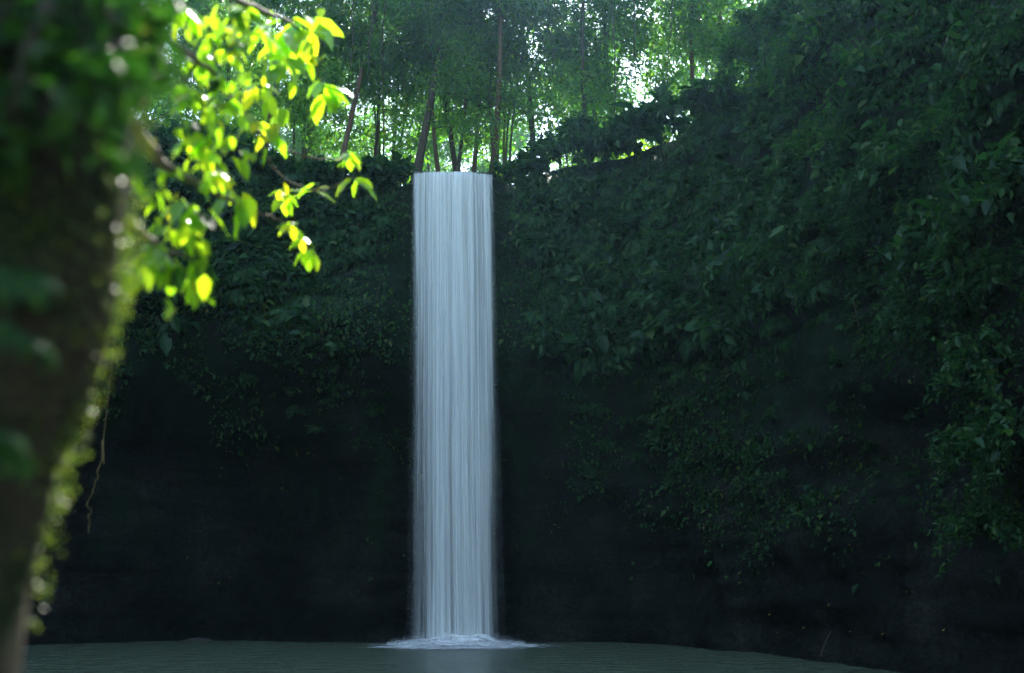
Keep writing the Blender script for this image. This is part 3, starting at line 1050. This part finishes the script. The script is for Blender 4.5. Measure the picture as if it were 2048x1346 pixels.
for i, (x, y, w) in enumerate([(8.6, 26.5, 'at the corner of the right rim'), (10.2, 22.5, 'on the right rim past the corner'), (11.8, 18.0, 'on the right rim over the darkest wall'), (13.4, 13.5, 'on the right rim outside the frame'),
                               (14.6, 8.5, 'on the right rim beside the pool outlet'), (-16.5, 31.5, 'at the corner of the left rim'), (-19.5, 25, 'on the left rim past the corner'), (-20.5, 18, 'on the left rim outside the frame'), (-21, 11, 'on the left rim beside the pool outlet')]):
    forest_tree(i % 5, x, y, 1.05, 'tall forest tree ' + w, 'trees of the side rims', z=float(ground_h(x, y)) + (1.2 if x > 0 else .4))

for i, (x, y, z, s_, w) in enumerate([(14.5, 12.6, 17.2, .70, 'tree'), (17.0, 17.5, 18.5, .8, 'second tree')]):  # leaning trees out of view, added to shade near air and right wall
    forest_tree(3, x, y, s_, w + ' leaning far out from the right rim over the pool', None, rz=0, tilt=(0, R(-78)), z=z)

gx, gy = np.meshgrid(np.linspace(-45, 45, 60), np.linspace(-70, 7, 60))
gz = -.75 + 1.3 * sm(6, 0, gy) + .05 * np.clip(-6 - gy, 0, 80) + .15 * fbm(np.stack([gx, gy, 0 * gx], -1) * .5, 3)
gz = gz - .9 * np.exp(-((gx - 4) / 2.2) ** 4)
tag(ob('near_bank', mesh_np('near_bank', np.stack([gx, gy, gz], -1), grid_faces(60, 60), M['soil'], True)), kind='structure')['label'] = 'near bank and stream outlet where the view is taken'
for i, (x, y, w) in enumerate([(-13, -9, 'leftmost'), (-9, -12, 'second from left'), (-5, -10, 'third from left'), (-1, -13, 'fourth from left'), (8, -12, 'third from right'), (11, -9, 'second from right'), (14, -12, 'rightmost')]):  # trees out of view, added to block sky light from behind the viewpoint
    forest_tree(i % 5, x, y, 1.0, w + ' of the trees on the near bank behind the viewpoint', 'trees on the near bank', z=.2)

# bamboo: arching culms with long narrow leaves
def bamboo_parts(seed, H=17, nc=6):
    r = np.random.default_rng(seed)
    mb = MB()
    P, D, LL = [], [], []
    for k in range(nc):
        az = r.uniform(0, 2 * math.pi)
        sp = r.uniform(.1, .32)
        t = np.linspace(0, 1, 22)
        h = H * r.uniform(.75, 1.05)
        out = h * sp * t ** 2.2
        pts = np.stack([math.cos(az) * (.3 + out), math.sin(az) * (.3 + out), h * (t - .18 * t ** 4) - .3], -1)
        mb.tube(pts, np.linspace(.055, .012, 22), 6)
        for i in range(7, 22):
            for b in range(3):
                d = unit(r.normal(size=3) * np.array([1, 1, .25]) + np.array([0, 0, .1]))
                e = pts[i] + d * r.uniform(.6, 1.5) + np.array([0, 0, -.3])
                mb.tube(np.stack([pts[i], e]), [.01, .004], 3)
                n = 16
                w = r.uniform(.35, 1, (n, 1))
                P.append(pts[i] + (e - pts[i]) * w)
                D.append(d * .7 + r.normal(size=(n, 3)) * .5 + np.array([0, 0, -.75]))
                LL.append(.36 * r.lognormal(0, .2, n))
    P, D, LL = np.concatenate(P), np.concatenate(D), np.concatenate(LL)
    Nn = np.array([0, 0, 1.0]) + r.normal(size=P.shape) * .5
    V1, F1 = leaf_quads(P, D, Nn, LL, LL * .13, .1, .35)
    return mb.mesh('culms', M['culm']), mesh_np('foliage', V1, F1, M['bamboo'])


BAM = [bamboo_parts(400 + k) for k in range(2)]
for i, (px, Y, s_, lab) in enumerate([(775, 36.5, 1.0, 'bamboo clump arching left of the waterfall lip behind the thick grey trunk'), (1000, 34, 1.05, 'bamboo clump arching right of the waterfall lip beside the sky gap'),
                                      (600, 36, 1.1, 'bamboo clump behind the sunlit hanging leaf cluster')]):
    q = at(px, 335, Y)
    e = ob('bamboo_clump', None, loc=(q.x, Y, float(ground_h(q.x, Y)) - .3), rot=(0, 0, i * 2.1), scale=s_)
    ob('culms', BAM[i % 2][0], e)
    ob('foliage', BAM[i % 2][1], e)
    tag(e, lab, 'bamboo', 'bamboo clumps on the rim')

# sunlit bushes in the clearing behind the lip
BUSH = [shrub_mesh('sunny_bush', 500 + k, 1.0, 40, 40, .12, .42, 'bush', .35) for k in range(3)]
bush_spots = [(640, 40), (700, 38), (745, 36), (770, 41), (800, 37), (850, 40), (900, 42), (955, 39), (1000, 37), (1035, 40), (1080, 42), (1130, 38), (600, 37), (540, 39), (470, 37), (430, 41), (1180, 41), (1250, 40), (1310, 38), (1370, 41), (1290, 36), (1345, 35), (1400, 35), (1240, 35.5)]
for i, (px, Y) in enumerate(bush_spots):
    q = at(px, 320, Y)
    s_ = rng.uniform(2.0, 3.0)
    o = ob('sunny_bush', BUSH[i % 3], loc=(q.x, Y, float(ground_h(q.x, Y)) - .2), rot=(0, 0, i * 2.3), scale=s_)
    where = 'left of the thick grey trunk' if px < 820 else ('between the trunks behind the lip' if px < 990 else 'right of the lip below the sky gaps')
    tag(o, 'sunlit yellow green bush in the ' + ('farther' if Y > 39.5 else 'nearer') + ' clearing ' + where, 'bush', ('farther ' if Y > 39.5 else 'nearer ') + 'sunlit bushes ' + where)
for i in range(18):
    x, y = -26 + 52 * (i + .5) / 18 + rng.uniform(-.7, .7), rng.uniform(49, 53)
    bpx = pix(np.array([[x, y, 18.0]]))[0][0]
    lm = 'the mossy foreground trunk' if bpx < 330 else 'the sunlit foreground leaves' if bpx < 640 else 'the thick grey trunk' if bpx < 850 else 'the four thin lip trees' if bpx < 985 else \
         'the slender dark tree' if bpx < 1130 else 'the stout dark tree' if bpx < 1260 else 'the large sky gap' if bpx < 1420 else 'the hanging shrubs'
    o = ob('thicket_bush', BUSH[i % 3], loc=(x, y, float(ground_h(x, y)) - .5), rot=(0, 0, i * 1.3), scale=(3.6, 3.0, rng.uniform(5.0, 6.5)))
    tag(o, 'tall bush at the far edge of the clearing behind ' + lm, 'bush', 'tall clearing edge bushes behind ' + lm)
# rim shrubs that drape over the edge
RIM = [(640, 345, 31.3, .9), (700, 350, 31.2, .9), (755, 345, 31.0, .85), (800, 342, 30.9, .6), (1010, 345, 31.0, .7), (1060, 340, 31.1, .9), (1120, 315, 31.1, 1.1), (1190, 290, 31.0, 1.1), (1250, 270, 30.6, 1.1), (1310, 240, 30.1, 1.1),
       (1370, 215, 29.2, 1.1), (1430, 190, 28, 1.1), (1090, 300, 31.6, .9), (1160, 265, 31.5, 1.0), (560, 335, 31.3, 1.0), (480, 320, 31.2, 1.1), (400, 310, 31, 1.2), (330, 300, 30.8, 1.2)]
RIMW = ['under the sunlit hanging leaf cluster', 'midway between sunlit leaf cluster and waterfall', 'just left of the grey trunk', 'touching the left end of the waterfall lip', 'touching the right end of the waterfall lip',
        'a step right of the waterfall lip', 'below the slender dark tree', 'at the foot of the stout dark tree', 'just right of the stout dark tree', 'below the large sky gap, lower left side', 'right below the large sky gap',
        'where the rim rises to the hanging shrubs', 'set back behind the slender dark tree', 'set back beside the stout dark tree', 'behind the tips of the sunlit leaves', 'behind the middle of the sunlit leaves',
        'behind the sunlit leaves near the trunk', 'right beside the mossy trunk']
for i, (px, py, Y, s_) in enumerate(RIM):
    o = ob('rim_shrub', SHRUB[i % 6], loc=at(px, py, Y), rot=(0, 0, i * 1.9), scale=s_)
    tag(o, 'broad leaved shrub draping over the rim ' + RIMW[i], 'shrub', 'shrubs draping over the rim')

# thin bare stem and hanging lianas
def strand(name, pts, rad, mat, label, cat, group=None):
    mb = MB()
    mb.tube(pts, rad, 5)
    return tag(ob(name, mb.mesh(name, M[mat])), label, cat, group)


strand('bare_stem', [at(1500, 285, 26.5), at(1502, 240, 26.6), at(1497, 205, 26.7), at(1494, 165, 26.8)], [.03, .03, .025, .02], 'twig', 'pale bare stem standing in front of the dark right wall', 'stem')
for i, (px, y0, y1, Y) in enumerate([(700, -60, 210, 31.8), (742, -60, 160, 32), (768, -60, 240, 31.6), (862, -60, 130, 32.2), (1100, -60, 150, 31.6), (1225, -60, 240, 31.5), (1265, -60, 180, 31.5), (1340, -60, 170, 31.2)]):
    t = np.linspace(0, 1, 14)
    pts = [at(px + 5 * math.sin(k_ * 4 + i) + rng.normal() * 1.2, y0 + (y1 - y0) * k_, Y) for k_ in t]
    strand('hanging_liana', pts, np.linspace(.03, .012, 14), 'bark', 'thin dark liana hanging from the forest canopy above the rim', 'liana', 'lianas hanging above the rim')

# ------------------------------------------------------------------ foreground: leaning mossy tree with hanging leafy branches
ft = tag(ob('foreground_tree', None, loc=(-1.6, 2.2, -.6)), 'leaning mossy tree close by with branches of sunlit lime leaves', 'tree')
F0 = Vector((-1.6, 2.2, -.6))
TY = 2.15
EDGE = [(-60, 1560), (5, 1346), (62, 1040), (118, 830), (186, 650), (232, 480), (252, 300), (252, 120), (240, -80), (225, -300)]
axis, radl = [], []
for i, (px, py) in enumerate(EDGE):
    r_ = [.34, .31, .28, .26, .25, .24, .23, .22, .21, .2][i]
    e = at(px, py, TY)
    axis.append((e.x - r_ * 1.0 - F0.x, TY - F0.y, e.z - F0.z))
    radl.append(r_)
tp = catmull(np.array(axis), 12)
tr_ = np.interp(np.linspace(0, 1, len(tp)), np.linspace(0, 1, len(radl)), radl)
mb = MB()
mb.tube(tp, tr_, 40)
Vt = mb.v[0]
cen = np.repeat(tp, 40, 0)
dirn = unit(Vt - cen)
lump = .035 * fbm(Vt * 3.0, 3) + .018 * fbm(Vt * np.array([14, 14, 4.0]), 3)
mb.v[0] = Vt + dirn * lump[:, None]
trunk = ob('trunk', mb.mesh('trunk', M['moss_bark']), ft)
# moss cushions and tiny leaves on the bark (too small to pick apart)
m = 15000
ri = rng.integers(6, len(tp) - 3, m)
th = rng.uniform(0, 2 * math.pi, m)
dd = np.stack([np.cos(th), np.sin(th), 0 * th], -1)
patch = fbm(np.concatenate([tp[ri] * 2.2 + dd * .8], 0), 3)
bp = tp[ri] + dd * (tr_[ri] - .006)[:, None] + rng.normal(size=(m, 3)) * .012 + dd * (rng.random((m, 1)) ** 2 * .045)
keep = (patch > -.05) & (bp[:, 2] > 2.45 + .4 * rng.random(m))
bp, dd = bp[keep], dd[keep]
m = len(bp)
L = rng.uniform(.008, .020, m)
V1, F1 = leaf_quads(bp, dd + rnd_unit(m) * .7 + np.array([0, 0, -.3]), dd + rnd_unit(m) * .5 + np.array([0, 0, .5]), L, L * .7)
tag(ob('moss', mesh_np('moss', V1, F1, M['moss']), trunk), kind='stuff')


def big_leaf(seed, asp=.42):
    r = np.random.default_rng(seed)
    nl, nw = 9, 5
    t = np.linspace(0, 1, nl)
    w = asp * .5 * np.sin(math.pi * t ** .85) ** .85
    w[0] = .012
    w[-1] = .004
    c = np.linspace(-1, 1, nw)
    X = w[:, None] * c[None]
    Z = .10 * np.abs(c)[None] * w[:, None] * 2.2 - (.10 + .1 * r.random()) * (t ** 2)[:, None] + .02 * np.sin(t * 16)[:, None] * np.abs(c)[None]
    Yv = np.broadcast_to(t[:, None], X.shape)
    return mesh_np('leaf', np.stack([X, Yv, Z], -1), grid_faces(nl, nw), M['lime'], True)


LEAF = [big_leaf(1, .48), big_leaf(2, .56), big_leaf(3, .42)]
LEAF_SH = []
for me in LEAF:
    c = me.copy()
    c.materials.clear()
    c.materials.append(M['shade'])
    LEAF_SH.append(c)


def set_leaf(o, p, d, n, L):
    d = Vector(d).normalized()
    s = d.cross(Vector(n)).normalized()
    n = s.cross(d)
    o.matrix_local = Matrix.Translation(p) @ Matrix((s, d, n)).transposed().to_4x4() @ Matrix.Diagonal((L, L, L, 1))


def branch(pix_pts, rads, name='branch', mat='twig'):
    pts = np.array([tuple(at(*q) - F0) for q in pix_pts])
    c = catmull(pts, 8)
    rr = np.interp(np.linspace(0, 1, len(c)), np.linspace(0, 1, len(rads)), rads)
    mb = MB()
    mb.tube(c + rng.normal(size=c.shape) * .004, rr, 6)
    return ob(name, mb.mesh('branch', M[mat]), ft), c


n_leaf = [0]


def cluster(br, px, py, Y, n, size_px, spread=1.0, droop=.75, meshes=LEAF, aim=None):
    """a whorl of hanging leaves round a shoot tip"""
    Y += .9 if 2.6 < Y < 4.3 else 0
    p0 = at(px, py, Y) - F0
    L0 = size_px * ((1.0 if Y < 2.6 else .84) if Y < 5.2 else .92) / FPX * Y
    n = int(round(n * ((.75 if Y < 2.6 else 2.0) if Y < 5.2 else 1.32)))
    for k in range(n):
        az = 2 * math.pi * (k + rng.uniform(-.3, .3)) / max(n, 1) + px
        d = Vector((math.cos(az) * spread, math.sin(az) * spread * .8, -droop + rng.uniform(-.45, .35)))
        if aim:
            d += Vector((aim[0], 0, aim[1]))
        nrm = Vector((math.cos(az) * .6, math.sin(az) * .6 - .5, .9)) + Vector(rng.normal(size=3) * .25)
        L = L0 * rng.uniform(.75, 1.15)
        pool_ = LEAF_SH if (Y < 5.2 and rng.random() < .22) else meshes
        o = bpy.data.objects.new('leaf', pool_[int(rng.integers(len(pool_)))])
        COL.objects.link(o)
        o.parent = br
        set_leaf(o, p0 + d.normalized() * L * .08 + Vector(rng.normal(size=3) * L0 * .12), d, nrm, L)
        n_leaf[0] += 1


b1, _ = branch([(150, -60, 2.2), (300, 60, 3.2), (430, 150, 4.6), (505, 255, 6.0), (560, 350, 6.6), (640, 382, 6.9), (700, 352, 7.0)], [.022, .018, .013, .010, .007, .005, .003])
b2, _ = branch([(180, -120, 2.2), (380, -40, 3.6), (520, 20, 5.2), (600, 60, 6.2), (640, 160, 6.6)], [.03, .024, .018, .010, .004])
b3, _ = branch([(220, 180, 2.3), (330, 330, 3.9), (430, 385, 5.0), (500, 420, 5.6), (560, 440, 6.0), (590, 470, 6.2), (630, 510, 6.3)], [.028, .022, .016, .010, .007, .005, .003])
b4, _ = branch([(240, 420, 2.3), (300, 480, 3.8), (340, 500, 4.3), (390, 520, 4.7)], [.02, .015, .01, .005])
b5, _ = branch([(505, 255, 6.0), (570, 298, 6.4), (640, 318, 6.7), (690, 312, 6.9)], [.012, .009, .006, .003])
# sharp sprays on the right
cluster(b2, 650, 172, 6.7, 7, 84, 1.0, .8, aim=(.25, 0))
cluster(b2, 590, 35, 6.2, 7, 120, .9, .7)
cluster(b2, 560, 120, 6.0, 4, 80, .7, 1.0)
cluster(b2, 615, 60, 6.3, 4, 90, .9, .5)
cluster(b1, 566, 215, 6.2, 3, 75, .5, 1.1)
cluster(b5, 700, 308, 6.9, 6, 46, 1.0, .6)
cluster(b1, 712, 356, 7.0, 3, 66, .9, .55, aim=(.3, -.1))
cluster(b1, 640, 372, 6.9, 3, 60, 1.2, .15)
cluster(b1, 570, 385, 6.6, 4, 52, .9, .4)
cluster(b3, 480, 380, 5.4, 3, 95, .5, 1.0)
cluster(b3, 585, 445, 6.1, 5, 40, .9, .6)
cluster(b3, 605, 470, 6.2, 4, 42, .8, .8)
cluster(b3, 620, 500, 6.3, 4, 48, .6, .9)
cluster(b1, 520, 170, 5.6, 4, 70, .9, .6)
cluster(b1, 540, 260, 6.1, 3, 62, .8, .8)
cluster(b1, 495, 235, 5.6, 3, 60, .8, .6)
# softer ones nearer the lens
cluster(b4, 300, 495, 3.1, 8, 90, .9, .8)
cluster(b4, 262, 530, 2.9, 4, 80, .7, 1.0)
cluster(b4, 345, 525, 3.2, 4, 72, .6, 1.0)
cluster(b4, 400, 515, 3.8, 3, 92, .45, 1.1)
cluster(b3, 385, 420, 3.7, 7, 88, .9, .8)
cluster(b3, 395, 470, 3.8, 4, 70, .6, 1.0)
cluster(b3, 300, 370, 3.0, 3, 60, .6, .9)
cluster(b3, 335, 330, 3.2, 3, 50, .8, .6)
cluster(b1, 390, 260, 3.8, 7, 82, .9, .8)
cluster(b1, 415, 300, 4.0, 4, 66, .7, .9)
cluster(b1, 380, 180, 3.7, 6, 66, 1.0, .6)
cluster(b1, 400, 110, 4.0, 6, 70, 1.0, .6)
cluster(b2, 370, 20, 3.6, 6, 64, 1.0, .6)
cluster(b2, 430, 50, 4.2, 6, 62, 1.0, .6)
cluster(b2, 490, 20, 4.9, 6, 66, 1.0, .6)
cluster(b2, 470, 90, 4.8, 5, 60, 1.0, .6)
cluster(b1, 455, 200, 4.8, 5, 52, 1.0, .6)
cluster(b1, 440, 150, 4.6, 5, 56, 1.0, .6)
cluster(b3, 430, 350, 4.5, 4, 50, 1.0, .6)
cluster(b2, 530, 60, 5.4, 5, 70, 1.0, .6)
# shaded leaves in the dark upper corner, close to the lens
b6, _ = branch([(200, -200, 2.1), (120, -40, 1.9), (60, 100, 1.8), (20, 220, 1.75)], [.02, .014, .01, .005], mat='bark')
b7, _ = branch([(210, -150, 2.1), (230, 20, 2.0), (240, 130, 1.95), (220, 230, 1.9)], [.02, .014, .01, .005], mat='bark')
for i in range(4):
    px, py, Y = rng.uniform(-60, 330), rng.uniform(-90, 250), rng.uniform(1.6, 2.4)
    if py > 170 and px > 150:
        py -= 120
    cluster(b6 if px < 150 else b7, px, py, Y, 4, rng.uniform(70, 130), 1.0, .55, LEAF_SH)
# leaf mass deeper in that corner, plus unseen leaves added to shade the trunk
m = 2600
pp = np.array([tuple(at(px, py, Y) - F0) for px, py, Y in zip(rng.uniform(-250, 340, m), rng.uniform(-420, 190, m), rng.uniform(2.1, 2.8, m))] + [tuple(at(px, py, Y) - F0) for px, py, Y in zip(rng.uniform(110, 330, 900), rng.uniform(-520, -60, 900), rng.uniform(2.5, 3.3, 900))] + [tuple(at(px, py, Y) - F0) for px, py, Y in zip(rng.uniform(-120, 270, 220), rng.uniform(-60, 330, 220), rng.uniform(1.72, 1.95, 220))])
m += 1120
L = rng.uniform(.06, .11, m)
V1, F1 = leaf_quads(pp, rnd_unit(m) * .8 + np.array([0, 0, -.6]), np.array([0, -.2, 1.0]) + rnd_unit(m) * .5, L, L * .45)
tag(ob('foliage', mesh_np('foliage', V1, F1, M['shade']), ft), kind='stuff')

# small sunlit leaves filling the sprays between the large ones
SPR = [(300, 500, 4.0, 60), (262, 540, 3.8, 34), (345, 545, 4.1, 40), (395, 550, 4.7, 28), (385, 420, 4.6, 42), (395, 475, 4.7, 30), (300, 375, 3.9, 28), (390, 260, 4.7, 42), (415, 300, 4.9, 32), (380, 175, 4.6, 40), (400, 105, 4.9, 44),
       (370, 20, 4.5, 40), (430, 45, 5.1, 44), (490, 20, 4.9, 40), (470, 90, 4.8, 38), (455, 200, 4.8, 38), (520, 160, 5.6, 36), (560, 120, 6.0, 36), (590, 50, 6.2, 40), (615, 100, 6.3, 30), (540, 255, 6.1, 28), (500, 300, 5.6, 28), (560, 385, 6.6, 18), (480, 400, 5.4, 24), (430, 350, 4.5, 28), (660, 200, 6.7, 16)]
pp, LL = [], []
for px, py, Y, sg in SPR:
    for k_ in range(9 if sg > 26 else 4):
        q = at(px + rng.normal() * sg * .8, py + rng.normal() * sg * .7, Y + rng.normal() * .25) - F0
        pp.append(tuple(q))
        LL.append(rng.uniform(26, 52) / FPX * Y)
pp, LL = np.array(pp), np.array(LL)
m = len(pp)
V1, F1 = leaf_hex(pp, rnd_unit(m) * .6 + np.array([0, 0, -.8]), np.array([0, -.5, .8]) + rnd_unit(m) * .5, LL, LL * .5, .15)
tag(ob('foliage', mesh_np('foliage', V1, F1, M['lime']), ft), kind='stuff')

# small ferns rooted on the trunk
EF = fern_mesh('trunk_fern', 77, 9, 1.0)
for i, (px, py, s_, lab) in enumerate([(40, 560, .11, 'blurred fern rooted on the mossy trunk, topmost of three'), (50, 680, .10, 'blurred fern rooted on the mossy trunk, middle of three'), (20, 900, .09, 'blurred fern rooted on the mossy trunk, lowest of three')]):
    o = ob('trunk_fern', EF, loc=at(px, py, TY - .30), rot=(R(35), 0, i * 1.3), scale=s_)
    tag(o, lab, 'fern', 'ferns on the mossy trunk')

# dangling vine with a corkscrew end
t = np.linspace(0, 1, 120)
vp = []
for k_ in t:
    py = 630 + 435 * k_
    px = np.interp(k_, [0, .15, .35, .55, .66, .72, .85, 1], [233, 228, 218, 208, 204, 198, 180, 178])
    cz = .018 * sm(.62, .72, k_)
    p = at(px, py, 9.5)
    vp.append(p + Vector((cz * (.7 + .6 * math.sin(k_ * 31)) * math.cos(k_ * 120 + 2 * math.sin(k_ * 40)), cz * math.sin(k_ * 120), 0)))
strand('hanging_vine', vp, np.where(t < .6, .005, .007), 'vine', 'thin dangling vine with a corkscrew end beside the mossy trunk', 'vine')
strand('hanging_vine', [at(205, 880, 9.4), at(206, 900, 9.4), at(207, 915, 9.4), at(208, 928, 9.4)], [.008, .012, .012, .006], 'vine', 'short dry vine end hanging above the corkscrew tip', 'vine')

# ------------------------------------------------------------------ small things on the rocks
def on_wall(px, py, push=.02):
    ys = np.linspace(14, 34, 400)
    ray = np.array([tuple(at(px, py, y)) for y in ys])
    g = V[:len(hz)].reshape(-1, 3)[::1]
    gpx, gpy = pix(g)
    i = np.argmin((gpx - px) ** 2 + (gpy - py) ** 2)
    return Vector(g[i]) , i


fl = big_leaf(9, .5)
fl.materials.clear()
fl.materials.append(M['yellow'])
for i, (px, py) in enumerate([(1538, 1233), (1610, 1254), (1640, 1225), (1705, 1262), (1480, 1246), (1355, 1247), (1815, 1180), (1830, 1195), (1880, 1260), (1655, 1215), (1712, 1098), (1560, 1265), (1765, 1270)]):
    q, gi = on_wall(px, py)
    o = ob('fallen_leaf', fl, loc=q + Vector((-.05, -.08, .02)), rot=(rng.uniform(.3, 1.2), rng.uniform(-.4, .4), rng.uniform(0, 6)), scale=rng.uniform(.05, .09))
    tag(o, 'small fallen yellow leaf stuck to the dark rock at the right shore', 'leaf', 'fallen leaves on the right rock')
strand('driftwood_stick', [at(1642, 1312, 23.6), at(1650, 1285, 23.8), at(1662, 1262, 24.0)], [.018, .016, .010], 'bark', 'short stick leaning on the rock at the right shore', 'stick')
strand('driftwood_log', [at(165, 1262, 32.0), at(190, 1260, 31.9), at(215, 1266, 31.8)], [.10, .12, .06], 'bark', 'dark driftwood log lying on the far gravel bank', 'log')

# ------------------------------------------------------------------ the air
hz_m, t, out = new_mat('pale_haze')
pv = N_(t, 'ShaderNodeVolumePrincipled')
pv.inputs['Color'].default_value = (.36, .72, 1.0, 1)
pv.inputs['Density'].default_value = .00095
pv.inputs['Anisotropy'].default_value = .86
t.links.new(pv.outputs[0], out.inputs['Volume'])
x0, x1, y0, y1, z0, z1 = -170, 170, -30, 330, -2, 60
hv = np.array([(x, y, z) for x in (x0, x1) for y in (y0, y1) for z in (z0, z1)])
hf = np.array([(0, 1, 3, 2), (4, 6, 7, 5), (0, 4, 5, 1), (2, 3, 7, 6), (0, 2, 6, 4), (1, 5, 7, 3)])
tag(ob('haze', mesh_np('haze', hv, hf, hz_m)), kind='stuff')['label'] = 'thin bluish haze filling the air of the gorge'
